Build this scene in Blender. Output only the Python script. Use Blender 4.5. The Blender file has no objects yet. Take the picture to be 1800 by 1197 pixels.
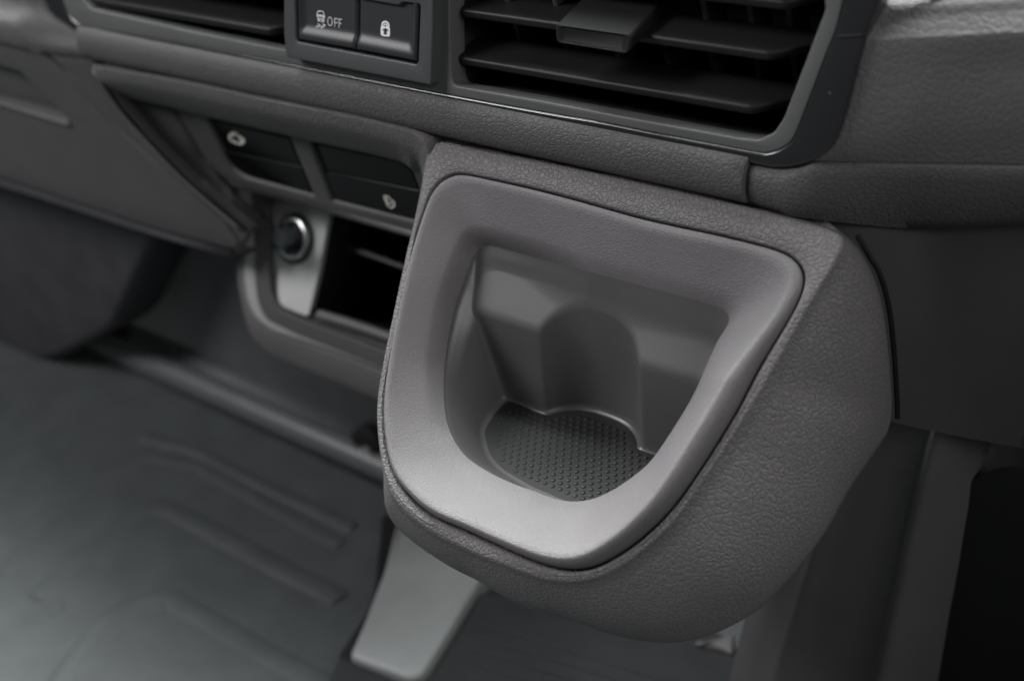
import bpy, bmesh, math, random
import numpy as np
from mathutils import Matrix, Vector
random.seed(4)
S = bpy.context.scene
COL = S.collection

# ---------------------------------------------------------------- camera
# dashboard axes: +X to the right along the dash, +Y into the dash, +Z up (metres)
FPX = 2000.0
_vx = np.array([-2943., -979., FPX])
_X = -_vx / np.linalg.norm(_vx)
_D = np.array([415., (FPX * FPX - 2943. * 415.) / 979., FPX]); _D /= np.linalg.norm(_D)
_Z = -_D; _Y = np.cross(_Z, _X)
R = np.array([_X, _Y, _Z])
C = 0.65 * np.array([0.32, -0.40, 0.227])

cam_d = bpy.data.cameras.new('camera')
cam = bpy.data.objects.new('camera', cam_d); COL.objects.link(cam)
Mc = Matrix.Identity(4)
for r in range(3):
    Mc[r][0] = R[r, 0]; Mc[r][1] = -R[r, 1]; Mc[r][2] = -R[r, 2]; Mc[r][3] = C[r]
cam.matrix_world = Mc
cam_d.sensor_width = 36.0
cam_d.lens = FPX / 1800.0 * 36.0
cam_d.clip_start = 0.01; cam_d.clip_end = 50
cam_d.dof.use_dof = True
cam_d.dof.focus_distance = 0.350
cam_d.dof.aperture_fstop = 7.3
S.camera = cam

# ---------------------------------------------------------------- world and lamps (windows of the cab)
W = bpy.data.worlds.new('World'); S.world = W; W.use_nodes = True
W.node_tree.nodes['Background'].inputs[0].default_value = (0.80, 0.90, 1.0, 1)
W.node_tree.nodes['Background'].inputs[1].default_value = 0.02
S.view_settings.view_transform = 'Standard'
S.view_settings.look = 'None'
S.view_settings.exposure = 0.30

def area(name, loc, target, sx, sy, power, col):
    l = bpy.data.lights.new(name, 'AREA'); l.shape = 'RECTANGLE'; l.size = sx; l.size_y = sy
    l.energy = power; l.color = col
    o = bpy.data.objects.new(name, l); COL.objects.link(o)
    o.location = loc
    o.rotation_euler = (Vector(target) - Vector(loc)).to_track_quat('-Z', 'Y').to_euler()
    return o
TG = (0.02, -0.05, -0.06)
area('windscreen_light', (-.1, .35, .75), TG, 1.2, .4, 24.0, (.97, 1.0, .99))
area('windscreen_side_light', (-.77, .47, .6), TG, .6, .4, 55.0, (.98, 1.0, .99))
area('left_window_light', (-.9, -.7, .9), TG, .5, .4, 12.0, (1.0, .98, 1.0))
area('right_window_light', (1.0, -.3, .6), TG, .7, .5, 3.8, (1.0, .97, .98))

# ---------------------------------------------------------------- maths helpers
def V3(x, y, z): return np.array([x, y, z], float)
def onp(p, n, d):
    r = R @ np.array([(p[0] - 900) / FPX, (p[1] - 598.5) / FPX, 1.0])
    n = np.asarray(n, float)
    return C + r * ((d - n @ C) / (n @ r))
def tplane(deg, y, z, w=0.0):
    """plane along X, leaning toward the seats by deg from upright, through (y,z), moved out by w"""
    t = math.radians(deg); n = V3(0, -math.cos(t), math.sin(t))
    return n, n @ V3(0, y, z) + w
def frame(n):
    n = np.asarray(n, float); n = n / np.linalg.norm(n)
    ref = V3(1, 0, 0) if abs(n[0]) < .9 else V3(0, 0, 1)
    ex = ref - n * (n @ ref); ex /= np.linalg.norm(ex)
    return ex, np.cross(n, ex), n
def cr(pts, per=6, closed=False):
    """Catmull-Rom through points"""
    P = [np.asarray(p, float) for p in pts]; n = len(P); out = []
    rng = range(n) if closed else range(n - 1)
    for i in rng:
        if closed: a, b, c, d = P[(i - 1) % n], P[i], P[(i + 1) % n], P[(i + 2) % n]
        else: a, b, c, d = P[max(i - 1, 0)], P[i], P[i + 1], P[min(i + 2, n - 1)]
        for k in range(per):
            t = k / per
            out.append(.5 * ((2 * b) + (c - a) * t + (2 * a - 5 * b + 4 * c - d) * t * t + (3 * b - 3 * c + d - a) * t ** 3))
    if not closed: out.append(P[-1])
    return out
def roundp(pts, r, seg=6):
    """round the corners of a closed polygon (any dimension); r a number or one per corner"""
    P = [np.asarray(p, float) for p in pts]; n = len(P); out = []
    for i in range(n):
        a, b, c = P[i - 1], P[i], P[(i + 1) % n]
        rr = r[i] if isinstance(r, (list, tuple)) else r
        la, lc = np.linalg.norm(a - b), np.linalg.norm(c - b)
        k = min(rr, la * .49, lc * .49)
        if k <= 1e-7: out.append(b); continue
        s = b + (a - b) / la * k; e = b + (c - b) / lc * k
        for j in range(seg + 1):
            t = j / seg; out.append((1 - t) ** 2 * s + 2 * t * (1 - t) * b + t * t * e)
    return out
def resamp(pts, n):
    P = np.array(pts, float); d = np.r_[0, np.cumsum(np.linalg.norm(np.diff(P, axis=0), axis=1))]
    t = np.linspace(0, d[-1], n)
    return np.stack([np.interp(t, d, P[:, k]) for k in range(P.shape[1])], 1)

# ---------------------------------------------------------------- object helpers
def thing(name, label, cat, loc, group=None):
    o = bpy.data.objects.new(name, None); COL.objects.link(o); o.location = loc
    o.empty_display_size = 0.02
    o['label'] = label; o['category'] = cat
    if group: o['group'] = group
    return o
def wloc(o):
    v = Vector((0, 0, 0))
    while o is not None: v += o.location; o = o.parent
    return v
def link(name, me, mat, parent=None, angle=32, kind=None):
    """mesh given in world coordinates -> object under parent with local coordinates"""
    o = bpy.data.objects.new(name, me); COL.objects.link(o)
    me.materials.clear(); me.materials.append(mat)
    if parent is not None:
        me.transform(Matrix.Translation(-wloc(parent))); o.parent = parent
    else:
        c = sum((v.co for v in me.vertices), Vector()) / max(1, len(me.vertices))
        me.transform(Matrix.Translation(-c)); o.location = c
    me.shade_smooth(); me.set_sharp_from_angle(angle=math.radians(angle))
    if kind: o['kind'] = kind
    return o
def mesh(verts, faces, name='m', merge=0):
    me = bpy.data.meshes.new(name); me.from_pydata([tuple(map(float, v)) for v in verts], [], faces)
    bm = bmesh.new(); bm.from_mesh(me)
    if merge: bmesh.ops.remove_doubles(bm, verts=bm.verts, dist=merge)
    bmesh.ops.recalc_face_normals(bm, faces=bm.faces)
    bm.to_mesh(me); bm.free(); return me
def loft_mesh(rings, closed=True, cap0=False, cap1=False, extra=None):
    n = len(rings[0]); vs = [p for r in rings for p in r]; fs = []
    for i in range(len(rings) - 1):
        for j in range(n if closed else n - 1):
            k = (j + 1) % n
            fs.append((i * n + j, i * n + k, (i + 1) * n + k, (i + 1) * n + j))
    if cap0: fs.append(tuple(range(n - 1, -1, -1)))
    if cap1: fs.append(tuple(range((len(rings) - 1) * n, len(rings) * n)))
    return mesh(vs, fs)
def solid(o, t, off=-1):
    m = o.modifiers.new('thickness', 'SOLIDIFY'); m.thickness = t; m.offset = off
    return o
def orient(me, toward):
    """flip so that normals look toward the given point"""
    s = sum((Vector(toward) - p.center).dot(p.normal) * p.area for p in me.polygons)
    if s < 0: me.flip_normals()
    return me
def slab_mesh(outline, n, thick, bev, holes=(), res=3):
    """flat plate: 3D outline in plane n, front face there, body going back by thick; rounded edges"""
    ex, ey, nn = frame(n); O = np.asarray(outline[0], float)
    cu = bpy.data.curves.new('c', 'CURVE'); cu.dimensions = '2D'; cu.fill_mode = 'BOTH'
    for pl in [outline] + list(holes):
        sp = cu.splines.new('POLY'); sp.points.add(len(pl) - 1); sp.use_cyclic_u = True
        for i, p in enumerate(pl):
            q = np.asarray(p, float) - O; sp.points[i].co = (q @ ex * 100, q @ ey * 100, 0, 1)
    cu.extrude = max(thick / 2 - bev, 1e-5) * 100; cu.bevel_depth = bev * 100; cu.bevel_resolution = res
    cu.offset = -bev * 100
    o = bpy.data.objects.new('c', cu); COL.objects.link(o)
    bpy.context.view_layer.update()
    me = bpy.data.meshes.new_from_object(o.evaluated_get(bpy.context.evaluated_depsgraph_get()))
    bpy.data.objects.remove(o); bpy.data.curves.remove(cu)
    M = Matrix(((ex[0], ey[0], nn[0], 0), (ex[1], ey[1], nn[1], 0), (ex[2], ey[2], nn[2], 0), (0, 0, 0, 1)))
    me.transform(Matrix.Translation(Vector(O - nn * thick / 2)) @ M @ Matrix.Scale(.01, 4))
    bm = bmesh.new(); bm.from_mesh(me); bmesh.ops.remove_doubles(bm, verts=bm.verts, dist=1e-6)
    bmesh.ops.recalc_face_normals(bm, faces=bm.faces); bm.to_mesh(me); bm.free()
    return me
def pslab(name, px, plane, thick, bev, mat, parent=None, holes=(), r=0, rh=0, kind=None, w=0):
    n, d = plane; d += w
    ol = roundp([onp(p, n, d) for p in px], r)
    hs = [roundp([onp(p, n, d) for p in h], rh) for h in holes]
    return link(name, slab_mesh(ol, n, thick, bev, hs), mat, parent, kind=kind)
def sheet(name, rows, mat, parent=None, thick=0.0015, cols=40, sub=4, merge=0, smooth=True):
    rr = [resamp(r, cols) for r in rows]
    if smooth and sub > 1:
        full = []
        cs = [cr([r[j] for r in rr], sub) for j in range(cols)]
        full = [[cs[j][i] for j in range(cols)] for i in range(len(cs[0]))]
    else: full = rr
    me = loft_mesh(full, closed=False); orient(me, C)
    o = link(name, me, mat, parent, angle=50)
    if thick: solid(o, thick)
    return o
def sweep(name, prof, xs, mat, parent, z=0, thick=0, angle=50):
    """closed YZ profile swept along X with rounded ends"""
    rings = [[V3(x, p[0], p[1] + z) for p in prof] for x in xs]
    return link(name, loft_mesh(rings, True, True, True), mat, parent, angle=angle)
def tube_mesh(pts, r, n=10):
    pts = [np.asarray(p, float) for p in pts]; rings = []
    for i, p in enumerate(pts):
        t = pts[min(i + 1, len(pts) - 1)] - pts[max(i - 1, 0)]; t /= np.linalg.norm(t)
        ex, ey, _ = frame(t)
        rings.append([p + r * (math.cos(a) * ex + math.sin(a) * ey) for a in np.linspace(0, 2 * math.pi, n, endpoint=False)])
    return loft_mesh(rings, True, True, True)
def lathe_mesh(O, axis, prof, n=48):
    """prof: (radius, height along axis)"""
    ex, ey, a = frame(axis); O = np.asarray(O, float)
    rings = [[O + a * h + r * (math.cos(t) * ex + math.sin(t) * ey) for t in np.linspace(0, 2 * math.pi, n, endpoint=False)] for r, h in prof]
    return loft_mesh(rings, True, prof[0][0] > 1e-6, prof[-1][0] > 1e-6)
def stroke_mesh(lines, n, width, lift):
    """flat print: polylines (3D, in plane n) as ribbons; closed when first == last"""
    vs, fs = [], []; n = np.asarray(n, float); n = n / np.linalg.norm(n)
    for L in lines:
        P = [np.asarray(p, float) for p in L]; cl = np.linalg.norm(P[0] - P[-1]) < 1e-7
        m = len(P); b = len(vs)
        for i in range(m):
            a = P[i - 1] if i > 0 else (P[-2] if cl else None)
            c = P[i + 1] if i < m - 1 else (P[1] if cl else None)
            d1 = (P[i] - a) if a is not None else (c - P[i]); d2 = (c - P[i]) if c is not None else d1
            d1 = d1 / np.linalg.norm(d1); d2 = d2 / np.linalg.norm(d2)
            s1, s2 = np.cross(n, d1), np.cross(n, d2); s = s1 + s2; s /= np.linalg.norm(s)
            k = width / 2 / max(.45, s @ s1)
            vs += [P[i] + s * k + n * lift, P[i] - s * k + n * lift]
        fs += [(b + 2 * i, b + 2 * i + 1, b + 2 * i + 3, b + 2 * i + 2) for i in range(m - 1)]
    me = bpy.data.meshes.new('print'); me.from_pydata([tuple(map(float, v)) for v in vs], [], fs)
    return me

# ---------------------------------------------------------------- materials
def mat(name, col, rough=.5, spec=.5, metal=0.0, grain=None, fine=None, dust=0.0, coat=0.0, var=0.06):
    if metal == 0 and 'print' not in name: col = tuple(c * .72 for c in col)
    m = bpy.data.materials.new(name); m.use_nodes = True
    nt = m.node_tree; N = nt.nodes; L = nt.links; b = N['Principled BSDF']
    b.inputs['Roughness'].default_value = rough; b.inputs['Metallic'].default_value = metal
    b.inputs['Specular IOR Level'].default_value = spec
    b.inputs['Coat Weight'].default_value = coat
    tc = N.new('ShaderNodeTexCoord'); co = tc.outputs['Object']
    # slow colour variation
    no = N.new('ShaderNodeTexNoise'); no.inputs['Scale'].default_value = 45; no.inputs['Detail'].default_value = 6
    L.new(co, no.inputs['Vector'])
    mr = N.new('ShaderNodeMapRange'); mr.inputs['From Min'].default_value = .3; mr.inputs['From Max'].default_value = .7
    mr.inputs['To Min'].default_value = 1 - var; mr.inputs['To Max'].default_value = 1 + var
    L.new(no.outputs['Fac'], mr.inputs['Value'])
    vm = N.new('ShaderNodeVectorMath'); vm.operation = 'SCALE'; vm.inputs[0].default_value = col[:3]
    L.new(mr.outputs[0], vm.inputs['Scale'])
    base = vm.outputs[0]
    if dust:
        vd = N.new('ShaderNodeTexVoronoi'); vd.inputs['Scale'].default_value = 260; L.new(co, vd.inputs['Vector'])
        n2 = N.new('ShaderNodeTexNoise'); n2.inputs['Scale'].default_value = 500; L.new(co, n2.inputs['Vector'])
        ma = N.new('ShaderNodeMath'); ma.operation = 'MULTIPLY_ADD'; L.new(n2.outputs['Fac'], ma.inputs[0]); ma.inputs[1].default_value = .12
        L.new(vd.outputs['Distance'], ma.inputs[2])
        lt = N.new('ShaderNodeMath'); lt.operation = 'LESS_THAN'; L.new(ma.outputs[0], lt.inputs[0]); lt.inputs[1].default_value = .095
        # only a few cells carry a speck
        sp = N.new('ShaderNodeSeparateColor'); L.new(vd.outputs['Color'], sp.inputs[0])
        l2 = N.new('ShaderNodeMath'); l2.operation = 'LESS_THAN'; L.new(sp.outputs[0], l2.inputs[0]); l2.inputs[1].default_value = dust
        mu = N.new('ShaderNodeMath'); mu.operation = 'MULTIPLY'; L.new(lt.outputs[0], mu.inputs[0]); L.new(l2.outputs[0], mu.inputs[1])
        mx = N.new('ShaderNodeMix'); mx.data_type = 'RGBA'; L.new(mu.outputs[0], mx.inputs['Factor']); L.new(base, mx.inputs['A'])
        mx.inputs['B'].default_value = (.35, .35, .33, 1); base = mx.outputs['Result']
    L.new(base, b.inputs['Base Color'])
    nrm = None
    if grain:
        sc, dist = grain
        nn = N.new('ShaderNodeTexNoise'); nn.inputs['Scale'].default_value = sc * .9; nn.inputs['Detail'].default_value = 3; L.new(co, nn.inputs['Vector'])
        ad = N.new('ShaderNodeVectorMath'); ad.operation = 'MULTIPLY_ADD'
        L.new(nn.outputs['Color'], ad.inputs[0]); ad.inputs[1].default_value = (.55 / sc,) * 3; L.new(co, ad.inputs[2])
        vo = N.new('ShaderNodeTexVoronoi'); vo.feature = 'DISTANCE_TO_EDGE'; vo.inputs['Scale'].default_value = sc; L.new(ad.outputs[0], vo.inputs['Vector'])
        rp = N.new('ShaderNodeMapRange'); rp.interpolation_type = 'SMOOTHSTEP'; rp.inputs['From Max'].default_value = .17; L.new(vo.outputs['Distance'], rp.inputs['Value'])
        v2 = N.new('ShaderNodeTexVoronoi'); v2.feature = 'DISTANCE_TO_EDGE'; v2.inputs['Scale'].default_value = sc * 2.1; L.new(ad.outputs[0], v2.inputs['Vector'])
        r2 = N.new('ShaderNodeMapRange'); r2.interpolation_type = 'SMOOTHSTEP'; r2.inputs['From Max'].default_value = .3; r2.inputs['To Max'].default_value = .35; L.new(v2.outputs['Distance'], r2.inputs['Value'])
        sm = N.new('ShaderNodeMath'); sm.operation = 'ADD'; L.new(rp.outputs[0], sm.inputs[0]); L.new(r2.outputs[0], sm.inputs[1])
        bp = N.new('ShaderNodeBump'); bp.inputs['Strength'].default_value = 1; bp.inputs['Distance'].default_value = dist
        L.new(sm.outputs[0], bp.inputs['Height']); nrm = bp.outputs[0]
    if fine:
        sc, dist = fine
        nf = N.new('ShaderNodeTexNoise'); nf.inputs['Scale'].default_value = sc; nf.inputs['Detail'].default_value = 2.5; L.new(co, nf.inputs['Vector'])
        bf = N.new('ShaderNodeBump'); bf.inputs['Strength'].default_value = 1; bf.inputs['Distance'].default_value = dist
        L.new(nf.outputs['Fac'], bf.inputs['Height'])
        if nrm is not None: L.new(nrm, bf.inputs['Normal'])
        nrm = bf.outputs[0]
    if nrm is not None: L.new(nrm, b.inputs['Normal'])
    return m
GREY = (.178, .1705, .174)
M_leather = mat('grained_grey_plastic', GREY, .52, .42, grain=(600, .00016), fine=(2600, .00005))
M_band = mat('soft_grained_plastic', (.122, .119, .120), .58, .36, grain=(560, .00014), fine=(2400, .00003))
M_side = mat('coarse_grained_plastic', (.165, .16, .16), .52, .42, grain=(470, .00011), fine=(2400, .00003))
M_insert = mat('fine_stippled_plastic', (.196, .187, .192), .50, .42, fine=(2400, .00030), dust=.025)
M_smooth = mat('smooth_grey_plastic', (.132, .130, .132), .34, .5, fine=(1500, .00002), dust=.03)
M_pfloor = mat('dark_rubber_base', (.036, .037, .037), .45, .25, fine=(1800, .00002), dust=.01)
M_trim = mat('greenish_grey_plastic', (.135, .139, .137), .5, .45, fine=(2300, .00005), dust=.01)
M_bezel = mat('dark_grey_plastic', (.080, .085, .086), .48, .45, fine=(2300, .00005), dust=.012)
M_button = mat('button_plastic', (.045, .048, .050), .42, .45, fine=(2300, .00003), dust=.01)
M_gloss = mat('piano_black_trim', (.030, .031, .033), .22, .5, coat=.35, dust=.02)
M_slat = mat('black_slat_plastic', (.015, .0155, .016), .5, .3, fine=(1900, .00003), dust=.04)
M_slat2 = mat('dark_vane_plastic', (.085, .088, .088), .5, .4)
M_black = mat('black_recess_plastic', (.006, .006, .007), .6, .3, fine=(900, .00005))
M_blank = mat('gloss_black_switch', (.003, .0034, .004), .30, .2, dust=.004)
M_lower = mat('lower_grey_plastic', (.105, .103, .104), .55, .4, fine=(1500, .00006))
M_silver = mat('satin_silver_panel', (.78, .79, .78), .42, .5, fine=(1500, .00003))
M_metal = mat('bright_metal', (.85, .86, .86), .30, .5, metal=1.0)
M_knob = mat('dark_rubber_knob', (.17, .21, .22), .45, .5)
M_rubber = mat('grey_floor_rubber', (.076, .085, .086), .6, .22, fine=(700, .00015), var=.12)
M_toe = mat('dark_toe_board', (.105, .115, .117), .6, .4, fine=(500, .0001), var=.12)
M_kick = mat('dark_kick_panel', (.060, .060, .066), .6, .3, fine=(500, .0001), var=.15)
M_plate = mat('light_tunnel_plastic', (.30, .315, .312), .5, .45, fine=(700, .00006), var=.08)
M_mat = mat('black_rubber_mat', (.028, .031, .032), .65, .2, fine=(700, .0001), var=.12)
M_pillar = mat('console_side_plastic', (.10, .096, .10), .55, .4, fine=(900, .00006))
M_white = mat('white_print', (.95, .95, .95), .5, .3, var=.0)
M_cream = mat('cream_print', (.90, .87, .78), .5, .3, var=.0)

th = math.radians(46); nP = V3(0, -math.cos(th), math.sin(th)); dnP = V3(0, -math.sin(th), -math.cos(th))
dP = -0.00874654; P0 = V3(.037425, -.005, -.01698757)
CX, CVv = .033, .056
# =================================================================== DASHBOARD BODY
PV = tplane(14.5, 0, 0)                       # plane of the vent and switch faces
dash = thing('dashboard', 'grey grained plastic dashboard body framing the vents, switches and cup holder', 'dashboard', (0, 0, 0))

# --- grained strip below the vent trim (profile swept along X)
bp = [(.010, .0006), (.0005, .0004), (-.0012, -.0004), (-.0024, -.0022), (-.0034, -.0055), (-.0036, -.0090), (-.0028, -.0122), (-.0006, -.0142), (.003, -.0150), (.012, -.0150)]
xs = np.linspace(-.2395, .0752, 60)
def strip_ring(x, inset=0): return [V3(x, p[0] + inset * (0 if p[0] > .005 else 1), p[1]) for p in bp]
rings = []
for x in xs: rings.append(strip_ring(x))
rings = [strip_ring(xs[0] - .0004, .0008)] + rings + [strip_ring(xs[-1] + .0004, .0008)]
link('grained_strip', loft_mesh(rings, True, True, True), M_band, dash, angle=60)

sweep('crease_filler', [(.002, -.0135), (.002, -.024), (.012, -.024), (.012, -.0135)], np.linspace(-.115, .084, 4), M_band, dash)
# --- right wrap of the dashboard
a23 = math.tan(math.radians(23))
nW = V3(a23, -1, 0); 
def wrap(p, off=0.0): return onp(p, nW, a23 * .0790 + off)
def onv(p, w=-.0015): n, d = PV; return onp(p, n, d + w)
Lb = [(1556, -30), (1547, 7), (1533, 38), (1520, 66), (1516, 80), (1503, 135), (1486, 200), (1470, 245), (1452, 269), (1430, 284)]
Rb = [(1850, -60), (1850, -14), (1850, 16), (1850, 44), (1850, 60), (1850, 110), (1850, 160), (1850, 215), (1850, 262), (1850, 292)]
off = [.020, .0070, .0036, .0006, -.0006, -.0010, -.002, -.002, -.001, 0]
rows = []
for (l, r_, o_) in zip(Lb, Rb, off):
    a, b = onv(l, -.0015 - max(0, o_) * .8), wrap(r_, -o_)
    ctrl = a * .62 + wrap(((l[0] * .62 + r_[0] * .38), (l[1] * .62 + r_[1] * .38)), -o_) * .38
    mid = wrap((l[0] * .5 + r_[0] * .5, l[1] * .5 + r_[1] * .5), -o_)
    rows.append(cr([a, (a * .45 + mid * .55), mid, b], 8))
rows = [resamp(r, 48) for r in rows]
cs = [cr([r[j] for r in rows], 5) for j in range(48)]
gA = [[cs[j][i] for j in range(48)] for i in range(len(cs[0]))]
EXT = V3(.34, .34 * a23, 0)
me = loft_mesh([r + [r[-1] + EXT] for r in gA], closed=False); orient(me, C)
solid(link('wrap_panel', me, M_side, dash, angle=60), .0015)
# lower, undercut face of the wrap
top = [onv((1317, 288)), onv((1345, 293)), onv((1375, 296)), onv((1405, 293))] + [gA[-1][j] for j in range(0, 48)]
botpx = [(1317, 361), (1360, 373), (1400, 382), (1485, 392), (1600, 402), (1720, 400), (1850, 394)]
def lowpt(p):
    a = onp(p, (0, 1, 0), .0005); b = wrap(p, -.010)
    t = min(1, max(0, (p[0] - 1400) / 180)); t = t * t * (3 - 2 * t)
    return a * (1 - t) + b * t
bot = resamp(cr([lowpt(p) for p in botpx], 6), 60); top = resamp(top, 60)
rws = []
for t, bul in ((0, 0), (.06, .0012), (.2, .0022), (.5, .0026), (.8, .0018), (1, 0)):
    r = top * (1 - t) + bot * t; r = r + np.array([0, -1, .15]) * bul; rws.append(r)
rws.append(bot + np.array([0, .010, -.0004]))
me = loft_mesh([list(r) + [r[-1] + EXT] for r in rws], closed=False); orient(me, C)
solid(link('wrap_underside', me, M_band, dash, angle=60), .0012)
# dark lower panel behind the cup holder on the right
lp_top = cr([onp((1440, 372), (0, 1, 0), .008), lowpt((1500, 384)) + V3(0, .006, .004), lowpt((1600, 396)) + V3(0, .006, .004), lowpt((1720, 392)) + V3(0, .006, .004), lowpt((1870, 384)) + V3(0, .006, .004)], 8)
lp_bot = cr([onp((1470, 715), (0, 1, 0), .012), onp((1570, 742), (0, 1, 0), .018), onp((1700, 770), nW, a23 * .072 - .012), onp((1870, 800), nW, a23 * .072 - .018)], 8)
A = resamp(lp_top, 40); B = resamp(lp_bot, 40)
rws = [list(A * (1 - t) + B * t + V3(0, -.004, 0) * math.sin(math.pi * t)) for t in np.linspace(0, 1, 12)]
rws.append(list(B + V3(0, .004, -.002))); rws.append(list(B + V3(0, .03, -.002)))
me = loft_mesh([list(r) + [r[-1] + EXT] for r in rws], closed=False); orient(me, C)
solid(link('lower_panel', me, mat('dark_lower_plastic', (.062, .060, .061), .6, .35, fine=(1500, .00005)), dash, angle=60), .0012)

# black upper dash piece beyond the wrap
ub = [onv((1551, -12), -.004), onv((1548, 9), -.004), wrap((1690, 2), -.010), wrap((1860, -14), -.010), wrap((1860, -14), -.010) + EXT]
ub2 = [p + V3(0, .02, .03) for p in ub]
sheet('upper_pad', [resamp(ub, 20), resamp([p + V3(0, .001, .003) for p in ub], 20), resamp(ub2, 20)], M_slat, dash, cols=20)

# =================================================================== VENT TRIM FRAME
tf = thing('trim_frame', 'dark grey trim frame with piano black edge strip around the vents and buttons', 'trim frame', (0, 0, 0))
outer_px = [(-10, -320), (30, -170), (60, -50), (78, -2), (94, 25), (118, 46), (150, 58), (334, 90), (600, 146), (751, 178), (950, 214), (1050, 235), (1314, 287), (1368, 295), (1418, 287), (1451, 268), (1468, 245), (1485, 200), (1518, 77), (1545, 0), (1600, -150), (1660, -320)]
bound_px = [(58, -250), (78, -130), (96, -50), (107, -5), (118, 22), (134, 40), (165, 50), (334, 79), (535, 118), (751, 160), (950, 197), (1050, 214), (1150, 234), (1317, 266), (1351, 269), (1381, 257), (1398, 237), (1418, 187), (1451, 100), (1472, 45), (1492, -40), (1515, -130), (1545, -250)]
open_r = [(789, -150), (790, 60), (793, 140), (800, 151), (950, 177), (1150, 215), (1301, 243), (1334, 246), (1361, 233), (1378, 207), (1418, 103), (1451, 17), (1448, -10), (1430, -60), (1440, -150)]
open_l = [(118, -150), (132, -50), (143, -5), (160, 16), (330, 54), (498, 88), (510, 80), (508, -150)]
def smpx(px, keep=2, per=5):
    P = [np.array(p, float) for p in px]; return [tuple(p) for p in cr(P, per)]
pslab('gloss_edge', smpx(outer_px), PV, .008, .0007, M_gloss, tf, holes=[smpx(bound_px)])
pslab('grey_frame', smpx(bound_px), PV, .008, .0006, M_trim, tf, holes=[roundp(open_r, 6), open_l], w=-.0006)

# narrow black seam line and thin lip of the gloss insert on the right corner
gl = [(1471, 66), (1516, 62)]
n, d = PV
link('insert_seam', tube_mesh([onp(p, n, d + .0001) for p in gl], .00025, 6), M_black, tf)

# =================================================================== AIR VENTS
def vent_housing(parent, px, depth):
    ring0 = [onp(p, n, d - .0042) for p in px]
    nn = n / np.linalg.norm(n)
    ring1 = [p - nn * depth + V3(0, .0, -.0) for p in ring0]
    me = loft_mesh([ring0, ring1], True, False, True)
    return solid(link('housing', me, M_black, parent, angle=30), .001, 1)
def slat(parent, p0, p1, w, chl, chr_, tiltdeg=8, depth=.015, th=.0030, name='slat'):
    a, b = onp(p0, n, d + w), onp(p1, n, d + w)
    z = (a[2] + b[2]) / 2; y = (a[1] + b[1]) / 2
    t = math.radians(tiltdeg); up = V3(0, -math.sin(t), math.cos(t)); back = V3(0, math.cos(t), math.sin(t))
    def q(x, k): return V3(x, y, z) + back * k
    ol = [q(a[0], .0012 + chl * .6), q(a[0] + chl, .0), q(b[0] - chr_, .0), q(b[0], chr_ * .85), q(b[0], depth), q(a[0], depth)]
    me = slab_mesh(roundp(ol, [.001, .001, .0012, .0012, .002, .002], 4), up, th, .0011, res=4)
    return link(name, me, M_slat, parent, angle=40)
vent = thing('air_vent', 'wide dark air vent with horizontal slats and a slider tab, right of the symbol buttons', 'air vent', tuple(onp((1100, 100), n, d)), 'air vents in the trim frame')
vent_housing(vent, roundp(open_r, 6), .060)
slat(vent, (796, 99), (1378, 199), -.004, .002, .010)
slat(vent, (803, 16), (1424, 104), -.004, .002, .012)
slat(vent, (810, -62), (1440, 12), -.004, .002, .010)
slat(vent, (800, 172), (1362, 262), -.012, .002, .008, th=.002)
# upright vanes behind the slats
for px in (845, 925, 1005, 1090, 1176, 1256, 1334, 1400):
    c = onp((px, 100), n, d - .022); nn = n
    ex, ey, _ = frame(n)
    t = V3(0, math.sin(math.radians(-14.5)), math.cos(math.radians(14.5)))
    ol = [c - t * .03, c - t * .03 - nn * .012, c + t * .03 - nn * .012, c + t * .03]
    link('vane', slab_mesh(roundp(ol, .0006, 3), (1, 0, 0), .0020, .0005), M_slat2, vent)
# slider tab on the upper slat
tb = [(973, 52), (1106, 78), (1108, 98), (974, 72)]
ta = [onp(p, n, d + .003) for p in ((975, 43), (1111, 62), (1106, 96), (976, 75))]
r0 = roundp(ta, .0016, 5); cen = sum(r0) / len(r0)
bk = V3(0, math.cos(math.radians(12)), math.sin(math.radians(12)))
rings = [[cen + (p - cen) * .80 + bk * .0006 for p in r0], [cen + (p - cen) * .86 - bk * .0 for p in r0], [cen + (p - cen) * .96 for p in r0], [p + bk * .0007 for p in r0], [cen + (p - cen) * V3(1.0, 1, 1) + bk * .008 for p in r0], [cen + (p - cen) * V3(.97, 1, 1) + bk * .026 for p in r0]]
tab = link('slider_tab', loft_mesh(rings, True, True, True), mat('matt_black_tab', (.013, .0135, .014), .6, .22, dust=.03), vent, angle=40)

vent2 = thing('air_vent', 'narrow dark air vent with one slat, left of the symbol buttons', 'air vent', tuple(onp((300, 20), n, d)), 'air vents in the trim frame')
vent2.name = 'air_vent.001'
vent_housing(vent2, open_l, .060)
slat(vent2, (135, -6), (494, 55), -.003, .002, .007, depth=.03, th=.0034)
slat(vent2, (128, -70), (500, -10), -.003, .002, .007, depth=.03, th=.0034)
for px in (200, 270, 340, 410, 475):
    c = onp((px, 0), n, d - .038); t = V3(0, math.sin(math.radians(-14.5)), math.cos(math.radians(14.5)))
    ol = [c - t * .03, c - t * .03 - n * .012, c + t * .03 - n * .012, c + t * .03]
    link('vane', slab_mesh(roundp(ol, .0006, 3), (1, 0, 0), .0020, .0005), M_slat, vent2)

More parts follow.
